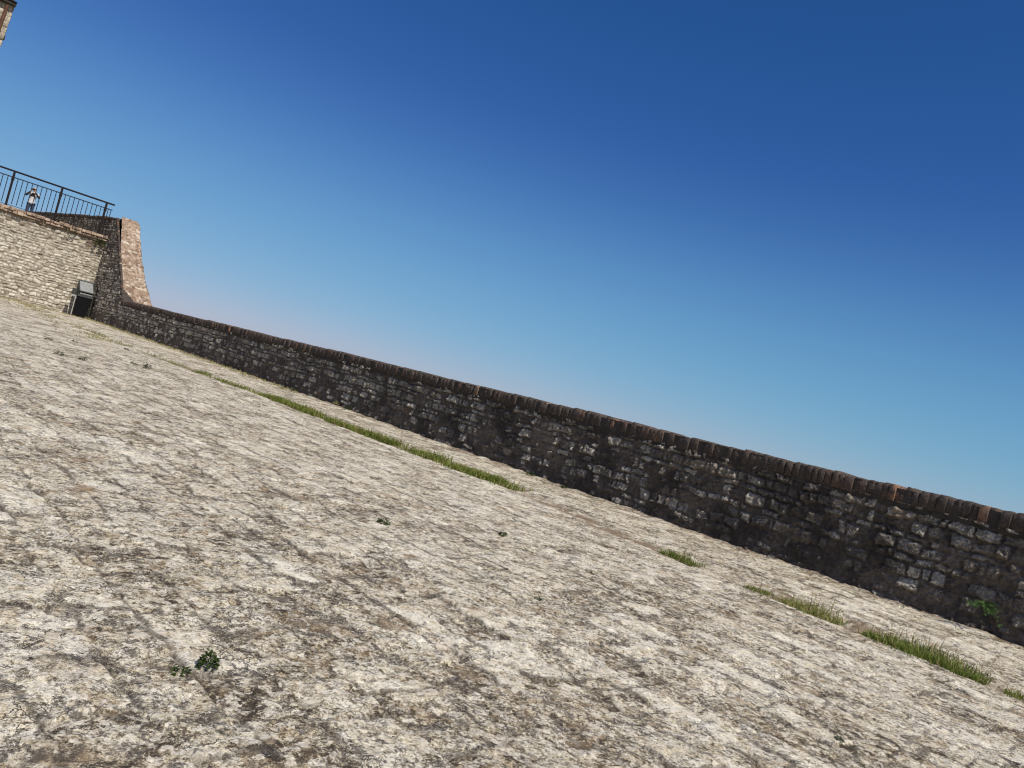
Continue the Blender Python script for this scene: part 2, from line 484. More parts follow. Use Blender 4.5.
def build_ground():
    rad = [0.0001]
    r = .35
    while r < .95:
        rad.append(r); r += .03
    while r < 11:
        rad.append(r); r += max(.0042, r * .0042)
    while r < 62:
        rad.append(r); r *= 1.0062
    rad = np.array(rad)
    fine = np.radians(np.linspace(-46, 46, 880)); cr = np.radians(np.linspace(46, 314, 150))[1:-1]
    ang = np.concatenate([fine, cr])                       # measured from +Y towards +X
    A, R = np.meshgrid(ang, rad)
    x = np.sin(A) * R; y = np.cos(A) * R
    s = x * WD[0] + y * WD[1]; u = x * ND[0] + y * ND[1] - T0
    z, edge, sid, cav, dirt = yard(s.ravel(), u.ravel(), np.maximum(.003, R.ravel() * .0042))
    V = np.stack([x.ravel(), y.ravel(), z], -1)
    F = grid_faces(len(rad), len(ang), closed=True)
    fu = u.ravel()[F]; fs = s.ravel()[F]
    keep = (fu.max(1) > -.28) & (fs.min(1) < SC + .25)
    F = F[keep][:, ::-1]
    used = np.unique(F); mp = np.full(len(V), -1, np.int64); mp[used] = np.arange(len(used))
    me = mesh_np('ground', V[used], mp[F], M_GROUND, dict(edge=edge[used], sid=sid[used], cav=cav[used], dirt=dirt[used]))
    o = link(bpy.data.objects.new('ground', me)); o['kind'] = 'structure'


# ------------------------------------------------------------------ parapet along the drop
PATH = [(-14, 1.105), (1.65, 1.10), (4.9, 1.075), (11, 1.055), (26.9, 1.0), (29.95, 3.74), (31.5, 3.83), (46, 4.17)]


def build_parapet():
    root = empty('parapet_wall', W(12, 0, 0), 'long dark rubble stone parapet with brick coping along the sunlit yard', 'wall')
    # --- low run
    ss = []
    s = -14.0
    while s < 26.9:
        ss.append(s)
        zc = max(2.0, abs(s - .5) * .75 + 5)
        s += .05 if s < .6 else .0085 * max(1, (zc / 6) ** 1.15)
    ss.append(26.9); ss = np.array(ss)
    zz = np.linspace(-.12, 1, 118)
    S, Q = np.meshgrid(ss, zz)
    top = np.interp(S, [p[0] for p in PATH], [p[1] for p in PATH]) - .15
    Z = np.where(Q < 0, Q, Q * top)

    def relief(S, Z, seed):
        ws = S + .065 * fbm(S * 3.2, Z * 4, 4, .6, seed + 1); wz = Z + .055 * fbm(S * 2.9 + 9, Z * 3.6, 4, .6, seed + 2) + .02 * np.sin(S * .9)
        e, sid, sid2, cx, cy = coursed(ws.ravel(), wz.ravel(), -16, 50, -.3, 6.0, .05, .13, .06, .23, seed)
        e = e.reshape(S.shape); sid = sid.reshape(S.shape); sid2 = sid2.reshape(S.shape); cx = cx.reshape(S.shape); cy = cy.reshape(S.shape)
        r1 = sstep(.002, .024, e + .012 * fbm(S * 22, Z * 22, 2, .6, seed + 30))
        lump = fbm(S * 8, Z * 8, 4, .6, seed + 5); fin = fbm(S * 26, Z * 26, 3, .6, seed + 7); rdg = 1 - 2 * np.abs(fbm(S * 5, Z * 5, 4, .6, seed + 15))
        bury = fbm(S * .9, Z * 1.3, 3, .55, seed + 9)                 # where mortar has been smeared over the stones
        low = sstep(.50, .10, Z) * .40 * (1 + .8 * fbm(S * .5, Z * .5, 2, .5, seed + 20))
        out = np.clip(.05 + .95 * sid2 - 1.1 * np.clip(bury - .14, 0, 1) - low, 0.0, 1)
        rel = r1 * out * (1 + .35 * lump)
        h = .042 * rel + .034 * lump + .036 * fin + .026 * (rdg - .5) + .05 * out * r1 * ((sid - .5) * cx * 2 - cy * (sid2 - .3)) + .012 * fbm(S * .6, Z * .6, 2, .5, seed + 12)
        return h, e, sid, np.clip(rel * 1.15 + .12 * lump, 0, 1)
    h, e, sid, rel = relief(S, Z, 101)
    h += .02 * sstep(.3, .0, Z)
    lit_tone = .85 * sstep(18.5, 23.5, S + 1.5 * fbm(S * .8, Z * 2, 3, .5, 3)) + .30 * sstep(7, 16, S)  # paler stone colour towards the far end, standing in for light on it
    V = WA(S, h - .03, Z).reshape(-1, 3)
    F = grid_faces(len(zz), len(ss))
    nb = len(V)
    # plain back of the wall
    sb = np.linspace(-14, 26.9, 60); tb = np.interp(sb, [p[0] for p in PATH], [p[1] for p in PATH]) - .16
    Bk = np.concatenate([WA(sb, -.44, tb), WA(sb, -.60, tb * 0 - 9.0)])
    Fb = grid_faces(2, 60, nb)
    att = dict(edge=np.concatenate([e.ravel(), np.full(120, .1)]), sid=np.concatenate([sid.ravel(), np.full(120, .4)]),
               relief=np.concatenate([rel.ravel(), np.full(120, .4)]), lit_tone=np.concatenate([lit_tone.ravel(), np.zeros(120)]))
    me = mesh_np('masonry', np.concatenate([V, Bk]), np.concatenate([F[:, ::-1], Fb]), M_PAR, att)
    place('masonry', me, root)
    # --- the end that climbs to the terrace and goes on behind it
    s2 = np.concatenate([np.arange(26.902, 31, .02), np.arange(31, 46, .06)]); q2 = np.linspace(-.04, 1, 150)
    S, Q = np.meshgrid(s2, q2)
    top = np.interp(S, [p[0] for p in PATH], [p[1] for p in PATH]) - .10
    Z = np.where(Q < 0, Q * 2, Q * top)
    h, e, sid, rel = relief(S, Z, 301)
    lit = .75 * sstep(3.6, 1.8, Z) + .35 + 0 * S  # painted lit look again, stronger low on the climbing end
    thick = np.interp(s2, [26.9, 27.3, 29.95, 31, 46], [.42, .07, .07, .40, .40])
    V = WA(S, h - .03, Z).reshape(-1, 3); nb = len(V)
    tt = np.interp(s2, [p[0] for p in PATH], [p[1] for p in PATH]) - .10
    Bk = np.concatenate([WA(s2, -thick, tt), WA(s2, -thick, tt * 0 - 9)]); n2 = len(s2)
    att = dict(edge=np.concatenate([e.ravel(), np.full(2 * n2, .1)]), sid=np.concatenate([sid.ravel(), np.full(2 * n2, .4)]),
               relief=np.concatenate([rel.ravel(), np.full(2 * n2, .4)]), lit_tone=np.concatenate([lit.ravel(), np.zeros(2 * n2)]))
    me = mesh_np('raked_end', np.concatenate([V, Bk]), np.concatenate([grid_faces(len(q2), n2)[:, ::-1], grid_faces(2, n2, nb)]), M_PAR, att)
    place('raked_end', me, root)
    # --- coping: bricks laid across the wall on edge
    r = np.random.default_rng(5)
    vs = []; fs = []; sd = []
    seg = [(np.array(PATH[i]), np.array(PATH[i + 1])) for i in range(len(PATH) - 1)]
    n = 5

    def brick(c, t, nn, L, Hh, u0, u1, rnd):
        """rounded block: c centre of its foot (s,z), t along, nn up; L along, Hh high, from u1 (yard side) to u0"""
        ks = np.array([-.5, -.40, 0, .40, .5]); o = len(vs)
        hgt = np.array([.94, .99, 1.0, .99, .94]) * Hh
        dep = [(0, u1 - .008, -.03), (0, u1, .02), (.6, u1 + .004, .0), (.93, u1 - .004, 0), (1, u1 - .022, 0), (1.0, u0 + .02, 0), (0, u0, 0), (0, .5 * (u0 + u1), 0)]
        tw = r.normal(0, .03)
        for a, (fz, uu, _) in enumerate(dep):
            for b in range(5):
                edgein = .004 if (b in (0, 4)) else 0
                zz_ = fz * hgt[b] + r.normal(0, .0025); al = ks[b] * L + tw * fz * Hh
                p = c + t * al + nn * zz_
                vs.append(W(p[0], uu - edgein + r.normal(0, .003), p[1])); sd.append(rnd)
        nd = len(dep)
        for a in range(nd - 1):
            for b in range(4):
                fs.append((o + a * 5 + b, o + a * 5 + b + 1, o + (a + 1) * 5 + b + 1, o + (a + 1) * 5 + b))
        for b in (0, 4):
            for q4 in ((0, 1, 2, 3), (0, 3, 4, 5), (0, 5, 6, 7)):
                fs.append(tuple(o + i * 5 + b for i in q4))
    for k, (a, b) in enumerate(seg):
        k = max(0, k - 3)
        d = b - a; L = np.linalg.norm(d); t = d / L; nn = np.array([-t[1], t[0]])
        q = 0.0
        while q < L:
            wdt = r.uniform(.058, .088) if k == 0 else r.uniform(.07, .10)
            c = a + t * (q + wdt / 2)
            u0 = -.46 if k in (0, 2, 3) else np.interp(c[0], [26.9, 27.3, 29.95], [-.44, -.075, -.075])
            Hh = .15 * r.uniform(.93, 1.07) if k == 0 else (.10 * r.uniform(.9, 1.1))
            if r.random() < .03: Hh *= .8
            bury = .0 + r.normal(0, .004)
            wob = -abs(r.normal(0, .006)) + .006 * math.sin(c[0] * 1.1) + .004 * math.sin(c[0] * 2.9 + 2) - (.03 if r.random() < .02 else 0)
            brick(c - nn * ((.155 if k == 0 else .105) - wob), t, nn, wdt * r.uniform(.90, .98), Hh, u0, (.012 if k == 0 else .006) + r.normal(0, .009) + bury, r.random())
            q += wdt
    # mortar bed under the bricks
    me = mesh_np('brick_coping', np.array([tuple(v) for v in vs]), np.array(fs), M_COPE, dict(sid=np.array(sd)))
    place('brick_coping', me, root)
    mb = MB()
    for k, (a, b) in enumerate(seg):
        k = max(0, k - 3)
        hh = .155 if k == 0 else .105
        w0 = -.42 if k != 1 else -.06
        lo = hh + .05
        up = .03
        mb.hexa([W(a[0], w0, a[1] - lo), W(b[0], w0, b[1] - lo), W(b[0], .004, b[1] - lo), W(a[0], .004, a[1] - lo),
                 W(a[0], w0, a[1] - up), W(b[0], w0, b[1] - up), W(b[0], .004, b[1] - up), W(a[0], .004, a[1] - up)])
    me = mb.mesh('mortar_bed', mat_plain('dark_mortar', (.05, .042, .036), .95, .35, 14, .1, 0, .01))
    place('mortar_bed', me, root)


# ------------------------------------------------------------------ retaining wall of the upper terrace
def build_retaining():
    root = empty('retaining_wall', W(SC, 4, 0), 'pale limestone rubble retaining wall below the iron railing', 'wall')
    uu = np.concatenate([np.arange(-.05, 6, .022), np.arange(6, 22, .07)]); zz = np.linspace(-.1, 2.93, 150)
    U_, Z = np.meshgrid(uu, zz)
    wu = U_ + .09 * fbm(U_ * 3, Z * 3, 4, .6, 501); wz = Z + .08 * fbm(U_ * 2.5, Z * 3, 4, .6, 502) + .03 * np.sin(U_ * 1.3)
    e, sid, sid2, cx, cy = [a.reshape(U_.shape) for a in coursed(wu.ravel(), wz.ravel(), -2, 24, -.4, 3.4, .06, .135, .08, .25, 503)]
    lump = fbm(U_ * 6, Z * 6, 4, .6, 505)
    h = .042 * sstep(.0, .035, e) * (.3 + .7 * sid2) + .034 * lump - .022 * cy * (sid - .2) + .05 * fbm(U_ * .7, Z * .7, 2, .5, 506)
    h -= .06 * (sid2 > .95) * sstep(.01, .03, e)
    s_ = SC - h + .05 + .02 * Z
    V = WA(s_, U_, Z).reshape(-1, 3)
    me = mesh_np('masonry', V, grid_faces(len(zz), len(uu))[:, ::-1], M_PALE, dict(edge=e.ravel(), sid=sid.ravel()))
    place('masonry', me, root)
    # ledge of worn bricks
    r = np.random.default_rng(9); vs = []; fs = []; sd = []
    for row, (z0, z1, w0, w1) in enumerate([(2.86, 2.945, .10, .17), (2.95, 3.05, .10, .26)]):
        q = -.02
        while q < 22:
            wd = r.uniform(w0, w1); a = q + .006; b = q + wd - .006
            f = SC - (.03 if row == 0 else .065) + r.normal(0, .018); zt = z1 + r.normal(0, .012); zl = z0 + r.normal(0, .004)
            if r.random() < .12: f += .06; zt -= .03
            o = len(vs); c = .012
            for (ss, z) in [(f + .02, zl), (f, zl + c), (f + .003, zt - c), (f + .02, zt), (SC + .5, zt)]:
                vs.append(W(ss, a, z)); vs.append(W(ss, b, z)); sd += [0, 0]
            rr = r.random()
            for i in range(10): sd[o + i] = rr
            for i in range(4): fs.append((o + 2 * i, o + 2 * i + 1, o + 2 * i + 3, o + 2 * i + 2))
            fs.append((o, o + 2, o + 4, o + 6)); fs.append((o + 1, o + 3, o + 5, o + 7))
            q += wd
    me = mesh_np('brick_ledge', np.array([tuple(v) for v in vs]), np.array(fs), M_LEDGE, dict(sid=np.array(sd)), smooth=False)
    place('brick_ledge', me, root)
    mb = MB(); mb.box(SC + .06, SC + .5, -.04, 22, 2.80, 3.02)
    place('ledge_bed', mb.mesh('ledge_bed', mat_plain('brown_mortar', (.22, .165, .11), .95, .35, 12, .1, 0, .01)), root)


def terrace_z(s):
    return 3.0 + (s - SC) * .041


def build_terrace():
    s_ = np.linspace(SC + .4, 62, 160); u_ = np.linspace(-.3, 24, 120)
    S, U_ = np.meshgrid(s_, u_)
    Z = terrace_z(S) + .03 * fbm(S * .8, U_ * .8, 3, .5, 601)
    me = mesh_np('terrace', WA(S, U_, Z).reshape(-1, 3), grid_faces(len(u_), len(s_)), M_TERR)
    o = link(bpy.data.objects.new('terrace', me)); o['kind'] = 'structure'
    R_ = 9000; ring = [0, 30, 60, 120, 300, 800, 2500, R_]
    a = np.linspace(0, 2 * np.pi, 73)[:-1]
    A, RR = np.meshgrid(a, ring)
    Z = -9 - 26 * sstep(60, 900, RR) + 8 * np.sin(A * 5 + RR * .002) * sstep(300, 2500, RR)
    V = np.stack([np.cos(A) * RR, np.sin(A) * RR, Z], -1).reshape(-1, 3)
    me = mesh_np('valley_terrain', V, grid_faces(len(ring), 72, closed=True), M_FIELD)
    o = link(bpy.data.objects.new('valley_terrain', me)); o['kind'] = 'structure'


# ------------------------------------------------------------------ battered scarp beyond the parapet
def build_scarp():
    root = empty('bastion', W(SC, -1, -9), 'tan brick and stone bastion with a curved battered edge beyond the parapet', 'bastion')
    zk = [-9, -4, -1, .3, 1.14, 1.54, 1.99, 2.45, 2.86, 3.31, 3.85]; uk = [-4, -2.7, -2.0, -1.45, -1.15, -1.03, -.90, -.83, -.777, -.737, -.715]
    fz = lambda z: 27.6 + np.clip(z - 1, 0, 3) * .77
    zz = np.concatenate([np.linspace(-9, .5, 40), np.linspace(.55, 3.83, 130)]); q = np.linspace(0, 1, 110)
    Q, Z = np.meshgrid(q, zz)
    edge_u = np.interp(Z, zk, uk); edge_u = edge_u + .035 * perlin(Z * 5, Z * 0 + .3, 703)
    ztop = .06 * perlin(Q * 6, Q * 0, 704)
    U_ = -.085 + (edge_u + .085) * Q
    Zt = np.minimum(Z, 3.83 - .25 * (Q > .88) * (Q - .88) / .12 + ztop)
    e, sid, sid2, cx, cy = [a.reshape(U_.shape) for a in coursed((U_ + .06 * fbm(U_ * 4, Z * 4, 3, .6, 711)).ravel(), (Z + .04 * fbm(U_ * 4, Z * 4 + 9, 3, .6, 712)).ravel(), -7, 2, -10, 5, .055, .14, .08, .28, 713)]
    h = .05 * sstep(.004, .03, e) * sid2 + .05 * fbm(U_ * 7, Z * 7, 4, .6, 715)
    Sf = fz(Zt) - h + .20 * np.clip(Q - .95, 0, 1) * 20 * .4
    V = WA(Sf, U_, Zt).reshape(-1, 3); nr, nc = U_.shape
    F = grid_faces(nr, nc)
    # outer curved flank going back, and the top
    nb = len(V); depth = np.linspace(0, 14, 30)
    D, Zs = np.meshgrid(depth, zz)
    ue = np.interp(Zs, zk, uk) + .03 * perlin(Zs * 5, D * 4, 703)
    V2 = WA(fz(Zs) + .10 + D, ue, np.minimum(Zs, 3.72 + D * .02)).reshape(-1, 3)
    F2 = grid_faces(len(zz), 30, nb)
    n3 = len(V2)
    V3 = np.concatenate([WA(29.7 + depth, depth * 0 - .1, 3.74 + depth * .02), WA(29.7 + depth, depth * 0 - .715, 3.72 + depth * .02)])
    F3 = grid_faces(2, 30, nb + n3)
    att = dict(edge=np.concatenate([e.ravel(), np.full(n3 + 60, .05)]), sid=np.concatenate([sid.ravel(), RNG.random(n3 + 60)]))
    me = mesh_np('masonry', np.concatenate([V, V2, V3]), np.concatenate([F, F2, F3]), M_TAN, att)
    place('masonry', me, root)


# ------------------------------------------------------------------ tower at the corner of the picture
def build_tower():
    # frame: seen from the yard only its right upper corner enters the picture
    s0, u0, zt = 33.9, 3.99, 10.15
    root = empty('tower', W(s0, u0 + 2, terrace_z(s0)), 'stone tower with dark eave and brown downpipe at the upper left corner', 'tower')
    zz = np.linspace(2.8, zt, 260); q = np.linspace(0, 5, 150)
    Q, Z = np.meshgrid(q, zz)
    e, sid, sid2, cx, cy = [a.reshape(Q.shape) for a in coursed((Q + .03 * fbm(Q * 4, Z * 4, 2, .5, 801)).ravel(), Z.ravel(), -1, 7, 2, 15, .14, .26, .2, .5, 803)]
    h = .04 * sstep(.004, .04, e) * (.4 + sid2) + .04 * fbm(Q * 5, Z * 5, 3, .6, 805)
    bat = (zt - Z) * .053
    V = WA(s0 - h - .0, u0 + bat + Q, Z).reshape(-1, 3); F = grid_faces(len(zz), len(q))[:, ::-1]
    h2 = .04 * sstep(.004, .04, e) * (.4 + sid2) + .03 * fbm(Q * 5 + 20, Z * 5, 3, .6, 806)
    V2 = WA(s0 + Q, u0 + bat - h2 + .02, Z).reshape(-1, 3); F2 = grid_faces(len(zz), len(q), len(V))
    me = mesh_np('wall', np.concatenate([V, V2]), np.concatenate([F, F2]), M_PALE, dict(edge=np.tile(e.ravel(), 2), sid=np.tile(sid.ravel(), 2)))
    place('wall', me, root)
    mb = MB(); mb.box(s0 - .22, s0 + 5.3, u0 - .015, u0 + 5.3, zt - .02, zt + .10)
    a = [W(s0 - .28, u0 - .03, zt + .1), W(s0 + 5.4, u0 - .03, zt + .1), W(s0 + 5.4, u0 + 5.4, zt + .1), W(s0 - .28, u0 + 5.4, zt + .1)]
    t = W(s0 + 2.6, u0 + 2.6, zt + 1.5)
    mb.add(a + [t], [(0, 1, 4), (1, 2, 4), (2, 3, 4), (3, 0, 4), (3, 2, 1, 0)])
    place('roof', mb.mesh('roof', M_ROOF), root)
    mb = MB()
    mb.tube([W(s0 - .12, u0 + .22, zt - .1), W(s0 - .12, u0 + .22 + .053 * 6.6, zt - 6.6)], .06, 10)
    place('downpipe', mb.mesh('downpipe', M_PIPE), root)


# ------------------------------------------------------------------ railing on the ledge
def build_railing():
    root = empty('railing', W(SC + .12, 4, 3.05), 'dark iron railing with thin balusters on top of the pale retaining wall', 'railing')
    sr = SC + .10
    mb = MB(); mb.tube([W(sr, .03, 4.21), W(sr, 9.2, 4.21)], .030, 8)
    place('handrail', mb.mesh('handrail', M_IRON), root)
    mb = MB(); mb.box(sr - .012, sr + .012, .06, 9.2, 3.995, 4.025)
    place('upper_rail', mb.mesh('upper_rail', M_IRON), root)
    mb = MB(); mb.box(sr - .008, sr + .008, .06, 9.2, 3.085, 3.100)
    place('lower_rail', mb.mesh('lower_rail', M_IRON), root)
    me = None; posts = [.29 + 1.435 * k for k in range(7)]
    for k, u in enumerate(posts):
        mb = MB(); mb.box(sr - .03, sr + .03, u - .03, u + .03, 3.0, 4.20)
        mb.box(sr - .06, sr + .06, u - .06, u + .06, 3.045, 3.06)
        mb.box(sr - .04, sr + .04, u - .04, u + .04, 3.90, 3.985)
        place('post', mb.mesh('post', M_IRON), root)
    us = [.10, .195]
    for k in range(6):
        us += [posts[k] + 1.435 * j / 10 for j in range(1, 10)]
    for u in us:
        mb = MB(); mb.tube([W(sr, u, 3.14), W(sr, u, 4.0)], .0115, 6)
        place('baluster', mb.mesh('baluster', M_IRON), root)


# ------------------------------------------------------------------ litter bin in the corner
def build_bin():
    s0, u0 = 29.95, .36
    z0 = float(yard_z(s0, u0)[0]) - .01
    root = empty('litter_bin', W(s0, u0, z0), 'black litter bin with a slanted grey hood in the corner of the two walls', 'bin')
    # local: a across (image right = -u), b towards the yard (-s)
    def P(a, b, z): return W(s0 - b * .93, u0 - a * .93, z0 + z * .93)
    mb = MB()
    mb.hexa([P(-.19, -.17, .06), P(.19, -.17, .06), P(.19, .17, .06), P(-.19, .17, .06), P(-.25, -.22, .80), P(.25, -.22, .80), P(.25, .22, .80), P(-.25, .22, .80)])
    o = place('body', mb.mesh('body', M_BLACK), root); bevel(o, .03, 3)
    mb = MB()
    for q in range(2):
        z = .78 + .045 * q; k = .265 - .01 * q
        mb.hexa([P(-k, -k + .03, z), P(k, -k + .03, z), P(k, k - .03, z), P(-k, k - .03, z), P(-k, -k + .03, z + .04), P(k, -k + .03, z + .04), P(k, k - .03, z + .04), P(-k, k - .03, z + .04)])
    o = place('rim', mb.mesh('rim', M_DRK), root); bevel(o, .008)
    # hood: two cheeks, a sloping panel in a dark frame, an open mouth below
    for sg in (-1, 1):
        mb = MB(); a0 = sg * .235; a1 = sg * .262
        mb.hexa([P(a0, -.22, .86), P(a1, -.22, .86), P(a1, .22, .86), P(a0, .22, .86), P(a0, -.22, 1.36), P(a1, -.22, 1.36), P(a1, -.06, 1.36), P(a0, .20, .96)] if False else
                [P(a0, -.22, .86), P(a1, -.22, .86), P(a1, .22, .86), P(a0, .22, .86), P(a0, -.22, 1.35), P(a1, -.22, 1.35), P(a1, .22, .98), P(a0, .22, .98)])
        place('cheek', mb.mesh('cheek', M_DRK), root)
    mb = MB()
    mb.hexa([P(-.225, .225, .975), P(.225, .225, .975), P(.225, -.215, 1.345), P(-.225, -.215, 1.345), P(-.225, .24, .992), P(.225, .24, .992), P(.225, -.20, 1.362), P(-.225, -.20, 1.362)])
    o = place('hood_panel', mb.mesh('hood_panel', M_LID), root)
    mb = MB()
    for (a, b, c, d) in [((-.262, .245, .985), (.262, .245, .985), .024, 0), ((-.262, -.205, 1.37), (.262, -.205, 1.37), .024, 0), ((-.245, .245, .985), (-.245, -.205, 1.37), .02, 0), ((.245, .245, .985), (.245, -.205, 1.37), .02, 0)]:
        mb.tube([P(*a), P(*b)], c, 8)
    place('hood_frame', mb.mesh('hood_frame', M_DRK), root)
    mb = MB(); mb.hexa([P(-.235, -.225, .86), P(.235, -.225, .86), P(.235, -.19, .86), P(-.235, -.19, .86), P(-.235, -.225, 1.33), P(.235, -.225, 1.33), P(.235, -.19, 1.30), P(-.235, -.19, 1.30)])
    place('hood_back', mb.mesh('hood_back', M_BLACK), root)
    mb = MB(); mb.box(s0 - .22, s0 - .20, u0 - .2, u0 + .2, z0 + .82, z0 + .86)
    place('mouth_lip', mb.mesh('mouth_lip', M_LID), root)
    for sg in (-1, 1):
        mb = MB(); mb.tube([P(sg * .29, .10, 0), P(sg * .29, .10, .80)], .018, 8); mb.tube([P(sg * .29, .10, .70), P(sg * .24, .10, .70)], .014, 8)
        place('strut', mb.mesh('strut', M_STRUT if sg < 0 else M_DRK), root)
    mb = MB()
    mb.hexa([P(-.42, -.07, .80), P(-.30, -.07, .80), P(-.30, .07, .80), P(-.42, .07, .80), P(-.42, -.07, 1.04), P(-.30, -.07, 1.04), P(-.30, .07, 1.04), P(-.42, .07, 1.04)])
    o = place('ashtray', mb.mesh('ashtray', M_DRK), root); bevel(o, .015)
    mb = MB()
    mb.hexa([P(-.44, -.08, .735), P(-.28, -.08, .735), P(-.28, .08, .735), P(-.44, .08, .735), P(-.44, -.08, .796), P(-.28, -.08, .796), P(-.28, .08, .796), P(-.44, .08, .796)])
    o2 = place('tray', mb.mesh('tray', M_STRUT), root)


# ------------------------------------------------------------------ plants
def blades(n, pts_fn, hmin, hmax, wd, r, lean=.5):
    lean = lean * 1.25
    q = np.array([pts_fn(k) for k in range(n)], float)
    s, u, sc = q[:, 0], q[:, 1], q[:, 2]
    b = WA(s, u, yard_z(s, u) - .012)
    h = r.uniform(hmin, hmax, n) * sc; az = r.uniform(0, 2 * np.pi, n); ln = r.uniform(.1, lean, n) * h * 1.2
    d = np.stack([np.cos(az), np.sin(az), 0 * az], 1); p3 = np.stack([-d[:, 1], d[:, 0], 0 * az], 1) * (wd * r.uniform(.7, 1.2, n) * .5)[:, None]
    up = np.array([0, 0, 1.0])
    m1 = b + d * (ln * .35)[:, None] + up * (h * .6)[:, None]; tp = b + d * ln[:, None] + up * (h * (1 - .25 * (ln / h)))[:, None]
    V = np.stack([b - p3, b + p3, m1 + p3 * .8, m1 - p3 * .8, tp + p3 * .1, tp - p3 * .1], 1).reshape(-1, 3)
    o = np.arange(n)[:, None] * 6
    F = np.concatenate([o + np.array([0, 1, 2, 3]), o + np.array([3, 2, 4, 5])])
    return V, F, np.repeat(r.random(n), 6)


def yz(s, u): return float(yard_z(s, u)[0])


def build_grass():
    r = np.random.default_rng(71)

    def strip(k):
        while True:
            s = 6.0 + 15.5 * r.random() ** 1.7
            den = .05 + .95 * sstep(-.12, .22, .22 * sstep(8.5, 6.5, s) + float(fbm(np.array([s * 1.5]), np.array([.5]), 2, .6, 91)[0]))
            den *= 1 - .88 * sstep(10.5, 16, s)
            if r.random() < den: break
        u = np.interp(s, GS, GU) + r.normal(0, .11 - .028 * sstep(6, 9, s)) + .05 * math.sin(s * 2.1)
        return s, u, 1 - .25 * sstep(10, 18, s)
    V, F, rn = blades(15000, strip, .04, .115, .008, r, .8)
    tag(link(bpy.data.objects.new('gutter_grass', mesh_np('gutter_grass', V, F, M_GRASS, dict(rnd=rn), False))), 'long strip of green grass in the gutter before the dark wall', 'grass', kind='stuff')

    def far(k):
        m = r.random()
        if m < .45:
            s = r.uniform(18, 29.5); u = r.normal(2.0 - .05 * (s - 20), .35) + .5
        elif m < .75:
            s = r.uniform(29.6, 30.42); u = r.uniform(.05, 7)
        else:
            s = r.uniform(14, 30); u = abs(r.normal(0, .10)) + .05
        if m < .45 and perlin(np.array([s * 1.3]), np.array([u * 1.3]), 92)[0] < .12: return far(k)
        return s, u, 1
    V, F, rn = blades(6500, far, .02, .075, .012, r, .9)
    tag(link(bpy.data.objects.new('sparse_dry_grass', mesh_np('sparse_dry_grass', V, F, M_DRY, dict(rnd=rn), False))), 'sparse yellowish grass at the far foot of the walls', 'grass', kind='stuff')
    clumps = [  # s0, s1, spread, blades, height, material, label
        (1.20, 2.00, .085, 2300, .085, M_GRASSD, 'longest lush green grass clump in the gutter, just before the leafy wall plant'),
        (2.14, 2.64, .085, 900, .080, mat_leaf('yellowing_grass', (.15, .18, .04), (.25, .26, .08), (.38, .32, .15)), 'yellowish wispy grass clump ending at a bare brown patch of gutter earth'),
        (2.68, 2.95, .040, 260, .055, M_GRASS, 'smallest thin green grass clump between two larger ones in the gutter'),
        (3.38, 3.80, .045, 560, .085, M_GRASSD, 'lone short green grass clump with upright stalks, farthest of the separate clumps'),
        (.93, 1.12, .045, 260, .05, M_GRASS, 'low grass clump at the right edge of the picture in the gutter'),
    ]
    for (a, b, sp, n, h, mt, lab) in clumps:
        def cp(k):
            s = a + (b - a) * r.beta(1.4, 1.4)
            e = 1 - abs((s - a) / (b - a) - .5) * 1.2
            return s, np.interp(s, GS, GU) + r.normal(0, sp) * (.5 + e) + .02, .6 + .6 * e
        V, F, rn = blades(n, cp, h * .35, h, .0055, r, .9)
        V2, F2, rn2 = blades(n // 28, cp, h * 1.1, h * 2.3, .0035, r, .55)
        F = np.concatenate([F, F2 + len(V)]); V = np.concatenate([V, V2]); rn = np.concatenate([rn, .83 + 0 * rn2])
        mid = .5 * (a + b); g = float(np.interp(mid, GS, GU))
        me = mesh_np('grass_clump', V, F, mt, dict(rnd=rn), False)
        tag(place('grass_clump', me, None, W(mid, g, yz(mid, g))), lab, 'grass clump', 'grass clumps in the gutter')


def leaf_cloud(r, base, n, rad, hgt, lsz, up=.5, droop=.2, long=1.6):
    """A rosette / small bush: stems from base carrying folded leaves."""
    vs = []; fs = []; rn = []
    for k in range(n):
        az = r.uniform(0, 2 * math.pi); q = math.sqrt(r.random())
        d = Vector((math.cos(az), math.sin(az), 0))
        p = Vector(base) + d * rad * q + Vector((0, 0, hgt * (1 - .55 * q * q) * r.uniform(.25, 1)))
        out = (d * r.uniform(.4, 1) + Vector((0, 0, up * r.uniform(-.4, 1) - droop * q))).normalized()
        side = out.cross(Vector((0, 0, 1)))
        if side.length < .1: side = Vector((1, 0, 0))
        side.normalize(); side = (side + Vector((r.normal(0, .35), r.normal(0, .35), r.normal(0, .35)))).normalized(); nn = side.cross(out)
        L = lsz * r.uniform(.6, 1.2) * long; w = lsz * r.uniform(.4, .6)
        o = len(vs)
        vs += [p, p + out * L * .35 + side * w + nn * w * .3, p + out * L * .8 + side * w * .6, p + out * L, p + out * L * .8 - side * w * .6, p + out * L * .35 - side * w + nn * w * .3, p + out * L * .5]
        fs += [(o, o + 1, o + 2, o + 6), (o + 6, o + 2, o + 3, o + 4), (o, o + 6, o + 4, o + 5)]
        rn += [r.random()] * 7
    return np.array([tuple(v) for v in vs]), np.array(fs), np.array(rn)


